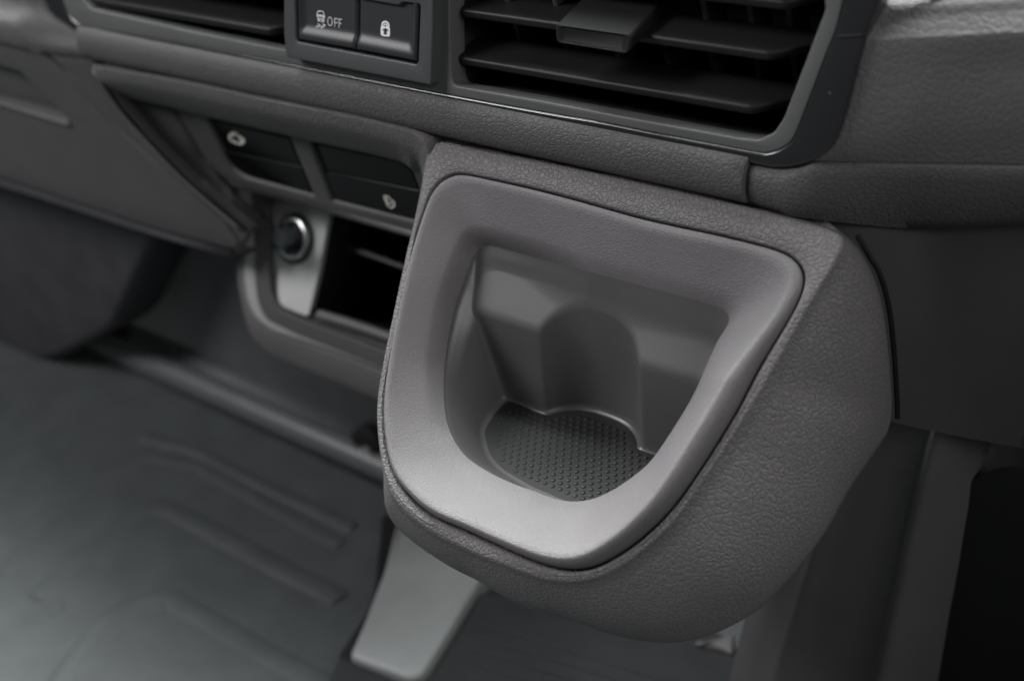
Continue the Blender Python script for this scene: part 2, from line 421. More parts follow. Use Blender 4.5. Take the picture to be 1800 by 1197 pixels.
# =================================================================== BUTTON PANEL
sp = thing('button_panel', 'dark block between the vents holding two symbol buttons', 'button panel', tuple(onp((640, 60), n, d)))
BW = .0040                                    # block stands proud of the frame
hole = [(518, -90), (518, 2), (521, 70), (526, 77), (728, 115), (735, 110), (737, 60), (739, 11), (734, 7), (709, 4), (702, 10), (698, 11), (627, 0), (625, -90)]
hole = [(518, -90), (518, 2), (520, 74), (735, 115), (739, 8), (707, 4), (700, 10), (627, -3), (626, -90)]
blk = [(499, -140), (499, 60), (503, 101), (757, 150), (760, 60), (762, -140)]
ex, ey, _ = frame(n)
ol = roundp([onp(p, n, d + BW) for p in blk], [.0, .0, .0016, .0009, 0, 0])
hl = roundp([onp(p, n, d + BW) for p in hole], [.001, .001, .0018, .0018, .001, .0006, .0006, .0006, .001])
link('bezel', slab_mesh(ol, n, .010, .00045, [hl]), M_bezel, sp)
# sloping right flank of the block
fl = [onp((758, 151), n, d + BW - .0006), onp((763, -140), n, d + BW - .0006), onp((786, -140), n, d - .006), onp((783, 147), n, d - .006)]
rings = [[fl[0], fl[1]], [fl[0] * .5 + fl[3] * .5 + n * .0004, fl[1] * .5 + fl[2] * .5 + n * .0004], [fl[3], fl[2]], [fl[3] - n * .01, fl[2] - n * .01]]
me = loft_mesh(rings, False); orient(me, (.5, -.5, .2)); solid(link('bezel_flank', me, M_bezel, sp, angle=60), .001)
bkp = [onp(p, n, d - .004) for p in ((510, -90), (510, 90), (745, 122), (748, -90))]
link('backing', slab_mesh(bkp, n, .002, .0002), M_black, sp)
def button(c4, parent, round_tl=False, dish_side=1):
    """c4 = TL, TR, BR, BL pixels; dished face"""
    P = [onp(p, n, d + BW - .0002) for p in c4]
    NU, NV = 30, 30; vs = []; fs = []
    for i in range(NV + 1):
        for j in range(NU + 1):
            u, v = j / NU, i / NV
            q = (P[0] * (1 - u) + P[1] * u) * (1 - v) + (P[3] * (1 - u) + P[2] * u) * v
            ss = lambda a, b, x: (lambda t: t * t * (3 - 2 * t))(min(1, max(0, (x - a) / (b - a))))
            rim = max(ss(.80, .93, v), ss(.86, .97, u) if dish_side > 0 else 1 - ss(.03, .12, u))
            e = min(u, 1 - u, (1 - v)) ; edge = 1 - ss(0, .035, e)
            q = q + n * (-.0013 + .0013 * rim - .0007 * edge * edge)
            vs.append(q)
    idx = lambda i, j: i * (NU + 1) + j
    for i in range(NV):
        for j in range(NU): fs.append((idx(i, j), idx(i, j + 1), idx(i + 1, j + 1), idx(i + 1, j)))
    per = [idx(0, j) for j in range(NU + 1)] + [idx(i, NU) for i in range(1, NV + 1)] + [idx(NV, j) for j in range(NU - 1, -1, -1)] + [idx(i, 0) for i in range(NV - 1, 0, -1)]
    b0 = len(vs)
    for k in per: vs.append(vs[k] - n * .004)
    m_ = len(per)
    for k in range(m_): fs.append((per[k], b0 + k, b0 + (k + 1) % m_, per[(k + 1) % m_]))
    return link('button', mesh(vs, fs), M_button, parent, angle=60)
b1 = button(((521, -75), (624.5, -60), (623, 87.5), (523, 70)), sp, dish_side=-1)
b1['label'] = 'left button with a skidding car symbol and OFF'
b2 = button(((628, -70), (736, -52), (730.5, 109), (625.5, 88)), sp)
b2['label'] = 'right button with a padlock and child symbol'
PS = d + BW - .0013 + .00012 - .0002           # print plane just above the dished faces
def sx(pts, x0=500., y0=0., k=6.): return [onp((x0 + p[0] / k, y0 + p[1] / k), n, PS) for p in pts]
def printed(name, lines, width, mat_, parent, fills=()):
    me = stroke_mesh([sx(l) for l in lines], n, width, 0)
    if fills:
        vs = [tuple(v.co) for v in me.vertices]; fs = [tuple(p.vertices) for p in me.polygons]
        for f in fills:
            q = sx(f); c = sum(q) / len(q); b = len(vs)
            vs += [tuple(p) for p in q] + [tuple(c)]
            fs += [(b + i, b + (i + 1) % len(q), b + len(q)) for i in range(len(q))]
        me = bpy.data.meshes.new('p'); me.from_pydata(vs, [], fs)
    bm = bmesh.new(); bm.from_mesh(me); bmesh.ops.triangulate(bm, faces=bm.faces); bmesh.ops.recalc_face_normals(bm, faces=bm.faces); bm.to_mesh(me); bm.free()
    orient(me, C)
    return link(name, me, mat_, parent)
car = [[(352, 126), (376, 119), (404, 126), (412, 132), (420, 170), (420, 182), (345, 168), (345, 150), (352, 126)],
       [(352, 160), (416, 172)],
       [(350, 168), (354, 222), (362, 226)], [(418, 182), (416, 232), (408, 236)],
       [(354, 188), (372, 200), (398, 206), (414, 198)], [(356, 214), (372, 208)], [(400, 216), (414, 222)], [(354, 218), (414, 234)],
       [(344, 168), (344, 178)], [(424, 182), (424, 192)],
       [(352, 258), (366, 266), (352, 284), (338, 280), (334, 292), (350, 304), (360, 298)],
       [(404, 250), (396, 262), (430, 268), (418, 286), (390, 286), (386, 296), (408, 314)]]
car[-2] = [(350, 256), (376, 270), (366, 282), (338, 280), (336, 292), (358, 304)]
car[-1] = [(402, 256), (428, 270), (418, 284), (390, 284), (388, 294), (410, 314)]
printed('skid_symbol', car, .00026, M_white, b1)
off_ = [[(456 + 24 * (1 - math.cos(t)) , 230 + 44 * math.sin(t) + 5 * (1 - math.cos(t)) - 5) for t in np.linspace(0, 2 * math.pi, 25)],
        [(530, 287), (530, 197), (566, 204)], [(530, 240), (560, 246)],
        [(576, 296), (576, 204), (606, 210)], [(576, 248), (602, 254)]]
printed('lettering', off_, .00022, M_white, b1)
# padlock with a child figure left open in it
lock_out = [(1014, 365), (1016, 290), (1022, 280), (1024, 250), (1036, 230), (1060, 222), (1084, 228), (1102, 248), (1108, 272), (1106, 296), (1112, 304), (1112, 372), (1106, 388), (1082, 390), (1030, 382)]
printed('lock_symbol', [], .0002, M_white, b2, fills=[lock_out])
_ps = PS; PS = _ps + .00008
fig = [(1056, 302), (1074, 304), (1100, 324), (1094, 332), (1080, 324), (1078, 372), (1066, 372), (1064, 346), (1060, 370), (1046, 368), (1048, 320), (1036, 328), (1030, 320)]
arc = [(1064 + 24 * math.cos(t), 272 - 26 * math.sin(t)) for t in np.linspace(-.1, math.pi + .1, 14)]
head = [(1064 + 9 * math.cos(t), 276 + 11 * math.sin(t)) for t in np.linspace(0, 2 * math.pi, 12, endpoint=False)]
def figfill():
    return [[(1056, 302), (1074, 304), (1080, 324), (1078, 346), (1048, 344), (1048, 320)], [(1074, 304), (1100, 324), (1094, 332), (1078, 322)], [(1056, 302), (1030, 320), (1036, 328), (1050, 320)], [(1048, 342), (1062, 344), (1060, 370), (1046, 368)], [(1064, 344), (1079, 344), (1078, 372), (1066, 372)], head]
printed('child_symbol', [arc], .00022, M_button, b2, fills=figfill())
PS = _ps

# =================================================================== CUP HOLDER
O3 = V3(CX, 0, 0) + V3(0, P0[1], P0[2]) + dnP * CVv
def uvp(p, w=0.0):
    q = onp(p, nP, dP + w); return np.array([q[0] - CX, (q - P0) @ dnP - CVv])
def fromuv(uv, w=0.0): return O3 + V3(1, 0, 0) * uv[0] + dnP * uv[1] + nP * w
NT = 288
TH = np.linspace(0, 2 * math.pi, NT, endpoint=False)
def polar(px, w=0.0, sm=1.5, per=8):
    P = np.array([uvp(p, w) for p in px]); P = np.array(cr(list(P), per, closed=True))
    a = np.unwrap(np.arctan2(P[:, 1], P[:, 0])); r = np.hypot(P[:, 0], P[:, 1])
    if a[-1] < a[0]: a, r = a[::-1], r[::-1]
    o = np.argsort(np.mod(a, 2 * math.pi)); aa = np.mod(a, 2 * math.pi)[o]; rr = r[o]
    aa = np.r_[aa[-3:] - 2 * math.pi, aa, aa[:3] + 2 * math.pi]; rr = np.r_[rr[-3:], rr, rr[:3]]
    out = np.interp(TH, aa, rr)
    k = np.exp(-.5 * (np.arange(-6, 7) / sm) ** 2); k /= k.sum()
    return sum(k[i] * np.roll(out, i - 6) for i in range(13))
outer = [(840, 310), (814, 304.5), (798, 305), (783, 311), (767, 323), (754, 343), (744, 370), (723.5, 440), (707, 514), (690, 597), (680, 655), (674, 713), (677, 775), (688, 825), (711, 863), (757, 905), (828, 938), (891, 967), (941, 988), (974, 998), (1003, 1002), (1033, 999), (1066, 986), (1112, 957), (1158, 917), (1196, 873), (1246, 800), (1292, 725), (1333, 647), (1387, 558), (1409, 513), (1414, 487), (1408, 467), (1393, 451), (1373, 441), (1347, 433), (1267, 413), (1178, 394), (1111, 378), (1007, 349), (924, 328)]
lipx = [(846, 434), (833, 448), (823, 475), (800, 540), (784, 620), (780, 680), (784, 733), (796, 769), (820, 803), (860, 830), (900, 849), (940, 863), (972, 875), (1004, 881), (1041, 877), (1077, 861), (1113, 837), (1141, 813), (1165, 781), (1201, 725), (1225, 681), (1261, 600), (1282, 568), (1280, 552), (1264, 540), (1245, 534), (1133, 504), (1000, 469), (880, 436), (862, 431)]
ridge = [(1493, 420), (1462, 473), (1418, 544), (1347, 669), (1307, 736), (1258, 811), (1222, 864), (1186, 915), (1135, 963), (1080, 1002), (1020, 1022), (960, 1020), (900, 1000), (830, 973), (760, 940), (708, 903), (678, 862), (662, 800), (656, 740), (658, 690), (667, 640), (680, 580), (700, 490), (715, 420), (733, 340), (742, 295), (746, 268), (753, 250), (775, 245), (830, 260), (918, 277), (1050, 304), (1180, 333), (1314, 363), (1400, 386), (1460, 402), (1488, 411)]
cT, sT = np.cos(TH), np.sin(TH)
leftn = np.clip((-cT - .15) / .6, 0, 1) * np.clip((.75 - sT) / .5, 0, 1)
WL = -.0102 - .0040 * leftn
_ra, _rb = polar(lipx, -.0102, .9), polar(lipx, -.0142, .9)
r_out = polar(outer, 0, 1.2); r_lip = _ra * (1 - leftn) + _rb * leftn; r_ridge = polar(ridge, 0, 1.4)
# lip and outline are centred on slightly different radial fans: both use the same O3
def ring(r, w, dr=0.0):
    r = np.asarray(r, float) * np.ones(NT) + dr
    w = np.asarray(w, float) * np.ones(NT)
    return [fromuv((r[i] * math.cos(TH[i]), r[i] * math.sin(TH[i])), w[i]) for i in range(NT)]
cup = thing('cup_holder', 'grey cup holder pod with a wide sloped opening standing out from the dashboard', 'cup holder', (float(O3[0]), float(O3[1]), -.13))
# shell: groove wall, lit edge, ridge, flanks
sh = [ring(r_out, -.0045, -.0001), ring(r_out, -.0012, .0002), ring(r_out, -.0003, .0005), ring(r_out, .0000, .0010)]
sh += [ring(r_out * .5 + r_ridge * .5, .0002)]
cT, sT = np.cos(TH), np.sin(TH)
Lf = np.clip(-cT * 1.3, 0, 1) * np.clip((sT + .75) / .3, 0, 1)
r_in = r_ridge * 1.0
for k in range(7):
    f = k / 6 * math.radians(78)
    sh.append(ring(r_in - (.0020 + .0016 * Lf) * (1 - math.sin(f)) + .0002, -(.0016 + .0022 * Lf) * (1 - math.cos(f))))
bottomness = np.clip(sT, 0, 1)
topness = np.clip((-sT - .55) / .2, 0, 1)
# flank rings: traced outlines in planes further back
gap_px = [(1497, 415), (1520, 455), (1535, 480), (1550, 530), (1560, 600), (1567, 700), (1568, 735)]
G3 = [onp(p, (0, 1, 0), .001) for p in gap_px]
G3 += [onp(p, nP, dP + w) for p, w in (((1560, 764), -.0435), ((1532, 802), -.041), ((1490, 862), -.038), ((1400, 1003), -.034), ((1345, 1062), -.032), ((1290, 1098), -.031), ((1236, 1120), -.030), ((1165, 1130), -.030), ((1095, 1119), -.029), ((1015, 1090), -.028), ((850, 1021), -.026), ((770, 978), -.025), ((715, 938), -.024), ((690, 908), -.022))]
G3 += [onp(p, nP, dP - .022) for p in ((700, 830), (690, 740), (700, 640), (735, 480), (762, 340), (772, 300))]
G3 += [onp(p, (0, 1, 0), .004) for p in ((800, 262), (918, 277), (1050, 304), (1314, 364), (1400, 386), (1460, 403))]
gu = np.array([[p[0] - CX, (p - P0) @ dnP - CVv, p @ nP - dP] for p in G3])
ga = np.mod(np.arctan2(gu[:, 1], gu[:, 0]), 2 * math.pi); gr = np.hypot(gu[:, 0], gu[:, 1]); o_ = np.argsort(ga)
def per(v):
    out = np.interp(TH, np.r_[ga[o_] - 2 * math.pi, ga[o_], ga[o_] + 2 * math.pi], np.tile(v[o_], 3))
    k = np.exp(-.5 * (np.arange(-6, 7) / 1.6) ** 2); k /= k.sum()
    return sum(k[i] * np.roll(out, i - 6) for i in range(13))
r_G, w_G = per(gr), per(gu[:, 2])
for t in (.08, .2, .34, .5, .66, .82, .94, 1.0):
    bul = 1 - (1 - t) ** 1.9
    sh.append(ring((r_ridge) * (1 - bul) + r_G * bul, -(.0014 + .0019 * Lf) * (1 - t) + w_G * t))
g = sh[-1]
tuck = [p + V3(-.006 * (p[0] > CX), .003, .001) if p[1] > -.006 else p + V3((CX - p[0]) * .03, .010, .0015) for p in g]
tuck2 = [p + V3(-.016 * (p[0] > CX), .004, .003) if p[1] > -.006 else V3(CX + (p[0] - CX) * .85, min(max(p[1] + .05, .0), .005), p[2] * .96) for p in g]
sh += [tuck, tuck2]
link('shell', orient(loft_mesh(sh, True), C), M_leather, cup, angle=60)
link('gap_shade', tube_mesh([p + V3(.0012, .0012, -.0002) for p in cr(G3[:7], 5)], .0008, 8), M_black, cup)  # black tube paints in the shade of the gap beside the pod

# rim insert: rounded outer edge and funnel down to the lip
rim = []
cp_, sp_ = np.clip(cT, 0, 1), np.clip(sT, 0, 1); tp1 = np.clip((-sT - .2) / .5, 0, 1)
bw = .0017 + .0034 * cp_ * (1 - tp1 * .5) * (1 - .6 * sp_) + .0008 * sp_          # width of the outer bevel
bh = (.0016 + .0034 * cp_ + .0008 * sp_) * (1 - tp1) - .0006 * tp1   # its height
rim = [ring(r_out, -.0040, -.0004), ring(r_out, -.0012, -.0004)]
for k in range(9):
    f = k / 8 * math.pi / 2 * .98
    rim.append(ring(r_out - .0004 - bw * (1 - math.cos(f)), -.0010 + (bh + .0010) * math.sin(f)))
r_s = r_out - .0004 - bw
hump = .0009 * (1 - tp1)
for t in 1 - (1 - np.linspace(.06, 1, 26)) ** 1.5:
    s = t
    rr = r_s * (1 - s) + r_lip * s
    a_ = np.clip(.92 - .22 * leftn - .02 * tp1, 0, 1); s0 = .70
    prf = a_ * s + (1 - a_) * (max(0, s - s0) / (1 - s0)) ** 2
    rim.append(ring(rr, bh + (WL - bh) * prf))
link('rim', orient(loft_mesh(rim, True), C), M_insert, cup, angle=60)

# pocket
lip3 = ring(r_lip, WL)
ZF = -.0980
pc = V3(.030, -.040, 0)
plan = np.array([[p[0] - pc[0], p[1] - pc[1]] for p in lip3]); rl = np.hypot(plan[:, 0], plan[:, 1]); al = np.arctan2(plan[:, 1], plan[:, 0])
zl = np.array([p[2] for p in lip3])
def smax(a, b, k): h = np.clip(.5 + .5 * (a - b) / k, 0, 1); return b * (1 - h) + a * h + k * h * (1 - h)
def smin(a, b, k): return -smax(-a, -b, k)
YT, ZT = -.0150, -.0500       # top of inclined panel
YB, ZB = -.0244, -.0632       # bottom of inclined panel
def yback(z):
    return np.interp(z, [ZF, ZB - .0008, ZB + .0008, ZT, ZT + .002, -.03], [YB - .0005, YB - .0003, YB + .0004, YT, YT + .0004, YT + .001])
ca, sa = np.cos(al), np.sin(al)
CC = np.array([.0280, -.0365]); RC = .0250
def rcyl(z):
    """back niche for the cup: superelliptic plan, leaning a little toward the seats upward"""
    tt = np.clip((z - ZF) / .05, 0, 1.15)
    yc = -.0410 - .0024 * tt
    lo = np.full(NT, .001); hi = np.full(NT, .06)
    for _ in range(30):
        m_ = (lo + hi) / 2; x = pc[0] + m_ * ca - (.0310 + .0016 * tt); y = pc[1] + m_ * sa
        aw = .0222 + .0016 * tt; u = np.clip(np.abs(x) / aw, 0, 1); yn = yc + .0258 * (1 - u ** 2.5) ** (1 / 2.5)
        ins = (y < yn) & (np.abs(x) < aw)
        lo = np.where(ins, m_, lo); hi = np.where(ins, hi, m_)
    return lo
rows = []
svals = [0, .015, .04, .08] + list(np.linspace(.12, .955, 62)) + [.97, .983, .993, 1.0]
prof_in = {}
for s in svals:
    z = zl * (1 - s) + ZF * s
    k = .20 + .10 * np.clip(-ca, 0, 1) * np.clip(.3 - sa, 0, 1) + .06 * np.clip(-sa, 0, 1)
    rw = rl * (1 - k * s) - .0030 * (lambda q: q * q * (3 - 2 * q))(np.clip(s / .30, 0, 1)) * np.clip(-ca * 1.6, 0, 1) * np.clip(sa * 2.5 + .3, 0, 1)
    yb = yback(z) - pc[1]
    rb = np.where(sa > .12, yb / np.maximum(sa, .12), 1.0)
    r0 = smin(rw, rb, .0032)
    rc = rcyl(z)
    back = np.clip((sa - .15) / .2, 0, 1)
    r1 = smax(r0, rc * back + (r0 - .01) * (1 - back), .0012)
    e = np.clip(s / np.where(sa > .35, .065, .11), 0, 1); e = e * e * (3 - 2 * e)
    r1 = rl * (1 - e) + r1 * e
    if s > .955:                      # small fillet into the floor
        f = (s - .955) / .045; r1 = r1 - .0016 * (1 - math.sqrt(max(0, 1 - f * f)))
    rows.append([V3(pc[0] + r1[i] * ca[i], pc[1] + r1[i] * sa[i], z[i]) for i in range(NT)])
link('pocket', orient(loft_mesh(rows, True), (pc[0], pc[1], -.06)), M_smooth, cup, angle=70)
fr = rows[-1]
frr = [[V3(pc[0], pc[1], 0) + (p - V3(pc[0], pc[1], 0)) * V3(t, t, 1) + V3(0, 0, -.0 if t > .97 else .0) for p in fr] for t in (1, .97, .8, .5, .2, .02)]
link('pocket_floor', orient(loft_mesh(frr, True, False, True), (pc[0], pc[1], 1)), M_pfloor, cup, angle=40)
# raised grip dots
vs, fs = [], []
fp = np.array([[p[0], p[1]] for p in fr])
def inside(x, y, poly):
    c = False; m = len(poly); j = m - 1
    for i in range(m):
        if (poly[i][1] > y) != (poly[j][1] > y) and x < (poly[j][0] - poly[i][0]) * (y - poly[i][1]) / (poly[j][1] - poly[i][1]) + poly[i][0]: c = not c
        j = i
    return c
fin = (fp - np.array([pc[0], pc[1]])) * .90 + np.array([pc[0], pc[1]])
PX, PY = .00290, .00235; ndot = 0
for i in range(-20, 40):
    for j in range(-40, 40):
        x = .0 + i * PX + (j % 2) * PX / 2; y = -.04 + j * PY
        if not inside(x, y, fin): continue
        ndot += 1; b = len(vs)
        for (rr_, hh) in ((.00086, -.00002), (.00080, .00021), (.00060, .00033)):
            for k in range(10):
                a = 2 * math.pi * k / 10; vs.append((x + rr_ * math.cos(a), y + rr_ * math.sin(a), ZF + hh))
        vs.append((x, y, ZF + .00038))
        for q in range(2):
            for k in range(10): fs.append((b + q * 10 + k, b + q * 10 + (k + 1) % 10, b + (q + 1) * 10 + (k + 1) % 10, b + (q + 1) * 10 + k))
        for k in range(10): fs.append((b + 20 + k, b + 20 + (k + 1) % 10, b + 30))
link('grip_dots', mesh(vs, fs), M_pfloor, cup, angle=60, kind='stuff')

# =================================================================== LOWER CENTRE: LIP, SWITCH FASCIA
lip_px = [(165, 121), (250, 134), (350, 153), (450, 175), (560, 197), (640, 214), (700, 229), (728, 238), (744, 249), (753, 264), (752, 300), (745, 340), (732, 400), (715, 480)]
yl = -.0045
def yq(p, y): return onp(p, (0, 1, 0), y)
L0 = [yq(p, yl) for p in lip_px]
# profile: from the crease under the strip forward over the lit edge, then down the face of the lip
i_c = 8
up0 = [yq((172, 112), .004), yq((250, 127), .004), yq((350, 146), .004), yq((450, 166), .004), yq((560, 187), .004), yq((640, 202), .004), yq((700, 216), .004), yq((745, 226), .004), yq((775, 236), .004), onp((785, 270), nP, dP - .006), onp((775, 305), nP, dP - .010), onp((765, 345), nP, dP - .010), onp((752, 400), nP, dP - .010), onp((735, 480), nP, dP - .010)]
lo_px = [(214, 169), (290, 183), (361, 201), (460, 224), (560, 247), (630, 262), (690, 276), (712, 284), (728, 296), (733, 310), (733, 330), (728, 352), (715, 402), (698, 480)]
lo0 = [yq(p, .0065) for p in lo_px[:9]] + [onp(p, nP, dP - .03) for p in ((742, 304), (752, 330), (745, 360), (735, 410), (718, 490))]
low = thing('lower_console', 'grey lower console recess with a rounded lip and switch fascia left of the cup holder', 'console', (-.12, .01, -.09))
# right part of the lip hugs the pod: push it toward the seats there
ed = []
for i, p in enumerate(lip_px):
    if i < 10: ed.append(yq(p, yl if i < 8 else (-.0050, -.0058)[i - 8]))
    else: ed.append(onp(p, nP, dP - .007))
R0 = resamp(cr(up0, 8), 110); R1 = resamp(cr(ed, 8), 110); R2 = resamp(cr(lo0, 8), 110)
rowsL = []
for t in np.linspace(0, 1, 5)[:-1]: rowsL.append(R0 * (1 - t) + R1 * t + V3(0, -.0004, .0004) * math.sin(math.pi * t))
for t in np.linspace(0, 1, 8): rowsL.append(R1 * (1 - t) + R2 * t + V3(0, -.0012, -.0006) * math.sin(math.pi * t ** .6))
for t in (.25, 1): rowsL.append(R2 + V3(0, .02, .001) * t)
me = loft_mesh([list(r) for r in rowsL], closed=False); orient(me, C)
solid(link('lip', me, M_leather, low, angle=70), .001)

PF = tplane(-9.2, .0125, -.0377)              # fascia leans away downward
fas = [(262, 150), (760, 262), (765, 425), (735, 412), (640, 386), (560, 365), (470, 342), (408, 325), (378, 306), (362, 284), (335, 240), (300, 185)]
op1 = [(361, 209), (508, 243), (551, 345), (428, 312), (407, 296), (398, 282)]
op2 = [(543, 250), (703, 284), (722, 299), (740, 345), (738, 393), (584, 354)]
nF, dF = PF
ol = [onp(p, nF, dF) for p in fas]
rr_ = [0, 0, 0, 0, 0, 0, 0, .004, .004, .004, .004, .002]
h1 = roundp([onp(p, nF, dF) for p in op1], [.0006, .0006, .0006, .004, .004, .002])
h2 = roundp([onp(p, nF, dF) for p in op2], [.0006, .004, .003, .002, .0006, .0006])
link('fascia', slab_mesh(roundp(ol, rr_), nF, .006, .0016, [h1, h2], res=4), M_lower, low)
# left return wall of the recess
wl = [[yq((166, 123), -.003), yq((205, 185), -.002), yq((262, 250), -.001), yq((330, 320), .0), yq((425, 402), .002)],
      [yq((214, 169), .006), yq((250, 225), .007), yq((290, 275), .008), yq((350, 335), .010), yq((440, 405), .012)],
      [yq((300, 186), .0135), yq((335, 240), .015), yq((362, 290), .017), yq((400, 330), .020), yq((480, 390), .028)]]
sheet('recess_wall', [cr(w_, 6) for w_ in wl], M_lower, low, cols=30)
# underside below the fascia bar running back
ub0 = [onp(p, nF, dF - .003) for p in ((360, 290), (408, 326), (560, 366), (765, 426))]
sheet('fascia_underside', [resamp(ub0, 30), resamp([p + V3(0, .02, .004) for p in ub0], 30), resamp([p + V3(0, .05, .012) for p in ub0], 30)], M_lower, low, cols=30)

# switches
sw = thing('switch_row', 'pair of gloss black switch blocks with cream symbols set in the fascia', 'switches', tuple(onp((550, 300), nF, dF)))
def bank(px, w, ridge_a, ridge_b, r):
    ol = roundp([onp(p, nF, dF + w) for p in px], r)
    return ol
def sw_half(px, w, r, lab=None):
    o = link('switch', slab_mesh(roundp([onp(p, nF, dF + w) for p in px], r), nF, .006, .0007, res=3), M_blank, sw)
    if lab: o['label'] = lab
    return o
s1 = sw_half([(361, 209), (508, 243), (529, 293), (392, 264), (385, 258)], -.0022, [.0006, .0006, .0003, .0003, .0003], 'upper left switch with a cream car symbol')
s2 = sw_half([(392, 265.5), (530, 294.5), (551, 345), (428, 312), (407, 296), (398, 282)], -.0014, [.0003, .0003, .0006, .004, .004, .002], 'blank lower left switch')
s3 = sw_half([(543, 250), (703, 284), (722, 299), (738, 335), (564, 300)], -.0022, [.0006, .004, .003, .0003, .0003], 'blank upper right switch')
s4 = sw_half([(565, 301.5), (740, 337), (738, 393), (584, 354)], -.0014, [.0003, .0003, .0006, .0006], 'lower right switch with a cream symbol')
def fx(pts, w, x0=360., y0=200., k=4.737): return [onp((x0 + p[0] / k, y0 + p[1] / k), nF, dF + w) for p in pts]
me = stroke_mesh([fx(l, -.0022 + .0001) for l in [[(200, 196), (212, 172), (250, 156), (282, 176), (296, 196), (322, 206), (330, 232), (300, 256), (262, 246), (216, 228), (200, 196)], [(214, 184), (256, 174), (292, 204), (300, 240)], [(206, 200), (240, 166), (276, 190)], [(284, 190), (318, 222), (290, 250), (250, 234)], [(222, 210), (262, 236)]]], nF, .00075, .0001)
orient(me, C); link('car_symbol', me, M_cream, s1)
me = stroke_mesh([fx(l, -.0014 + .0001) for l in [[(1494, 686), (1530, 690), (1548, 716), (1576, 732), (1580, 766), (1552, 784), (1524, 766), (1502, 716), (1494, 686)], [(1512, 704), (1532, 756)], [(1540, 748), (1560, 742)]]], nF, .00068, .0001)
orient(me, C); link('door_symbol', me, M_cream, s4)

# =================================================================== LEFT SIDE OF THE DASHBOARD
# upper left grained corner (left of the strip)
yL = -.0035
cUL = [[yq((0 - 60, -60), .012), yq((40, -40), .008), onv((66, -40))],
       [yq((-60, -10), .006), yq((30, 6), .004), onv((80, 4))],
       [yq((-60, 20), -.001), yq((30, 32), -.001), onv((96, 30))],
       [yq((-60, 40), -.003), yq((40, 60), -.003), onv((148, 61))],
       [yq((-60, 58), -.0035), yq((40, 80), -.0035), yq((160, 92), -.0034)],
       [yq((-60, 64), -.002), yq((40, 87), -.002), yq((172, 113), -.0005)],
       [yq((-60, 68), .004), yq((40, 90), .004), yq((172, 117), .004)]]
cUL = [[r[0] + V3(-.5, 0, 0)] + r for r in cUL]
cUL = [[p + V3(0, .30, .02) for p in cUL[0]], [p + V3(0, .03, .012) for p in cUL[0]]] + cUL
sheet('corner_panel', [cr(r, 6) for r in cUL], M_band, dash, cols=60)
# slanting seam panel between the corner and the recess
nK, dK = tplane(-8, -.001, -.020)
def kp(p, w=0): return onp(p, nK, dK + w)
pslab('seam_panel', [(70, 82), (160, 104), (172, 122), (212, 184), (270, 252), (338, 322), (440, 405), (425, 432), (405, 398), (300, 305), (200, 218), (120, 130)], (nK, dK), .005, .0008, M_lower, dash, r=.002)
glove = thing('glove_panel', 'dark grey lower door panel with a slanted handle recess at the far left', 'panel', (-.30, 0, -.10))
gp = [(-80, 52), (68, 88), (118, 136), (198, 224), (298, 311), (404, 404), (424, 432), (410, 440), (270, 402), (100, 346), (-80, 290)]
hol = [(-60, 102), (36, 128), (122, 214), (-60, 168)]
gp3 = [kp(p, -.0002) for p in gp]; gp3[0] = gp3[0] + V3(-.5, 0, 0); gp3[-1] = gp3[-1] + V3(-.5, 0, 0)
link('door_skin', slab_mesh(roundp(gp3, [.001, .002, .01, .01, .01, .006, .004, .01, .02, .02, .001]), nK, .008, .0016, [roundp([kp(p) for p in hol], .003)], res=4), M_lower, glove)
hb = [kp(p, -.006) for p in ((-80, 90), (60, 110), (150, 230), (-80, 190))]
link('recess_back', slab_mesh(hb, nK, .002, .0003), M_lower, glove)
link('handle_edge', tube_mesh([kp(p, .0002) for p in ((-70, 157), (0, 181), (60, 200), (122, 219))], .0011, 10), M_silver if False else M_leather, glove)
link('upper_edge', tube_mesh([kp(p, .0002) for p in ((-70, 54), (0, 72), (40, 82), (74, 91))], .0010, 10), M_leather, glove)
# rounded underside of the door going back
un = [kp((-80, 288), -.004) + V3(-.5, 0, 0)] + [kp(p, -.004) for p in ((-80, 288), (100, 342), (270, 398), (410, 436))]
sheet('door_underside', [resamp(un, 20), resamp([p + V3(0, .008, -.006) for p in un], 20), resamp([p + V3(0, .10, -.008) for p in un], 20)], M_kick, glove, cols=20)

# =================================================================== STORAGE TRAY MODULE
st = thing('storage_tray', 'open storage tray with satin silver plate below the switches', 'storage tray', (-.15, .02, -.15))
PM = tplane(22, .028, -.112)                  # frame of the module leans toward the seats
nM, dM = PM
fr_o = [(370, 250), (436, 378), (428, 420), (424, 480), (430, 529), (444, 560), (473, 583), (560, 612), (680, 656), (900, 740), (950, 500), (880, 300)]
fr_i = [(462, 352), (466, 420), (466, 480), (472, 524), (488, 552), (530, 570), (600, 597), (690, 632), (800, 672), (830, 480), (720, 400)]
pslab('frame', fr_o, PM, .012, .0028, M_plate if False else mat('lit_grey_frame', (.46, .46, .455), .5, .42, fine=(1500, .00005)), st, holes=[fr_i], r=.006, rh=.006)  # frame colour lightened in place of side light on the same grey plastic
fr_i2 = [(469, 352), (472, 420), (472, 480), (478, 520), (492, 545), (530, 562), (600, 588), (690, 622), (800, 662), (830, 480), (720, 400)]
fr_i0 = [(438, 300), (446, 420), (446, 485), (452, 532), (466, 562), (520, 588), (600, 619), (690, 654), (860, 722), (900, 480), (800, 320)]
pslab('inner_bead', fr_i0, PM, .004, .0007, M_lower, st, holes=[fr_i2], r=.006, rh=.006, w=.0008)
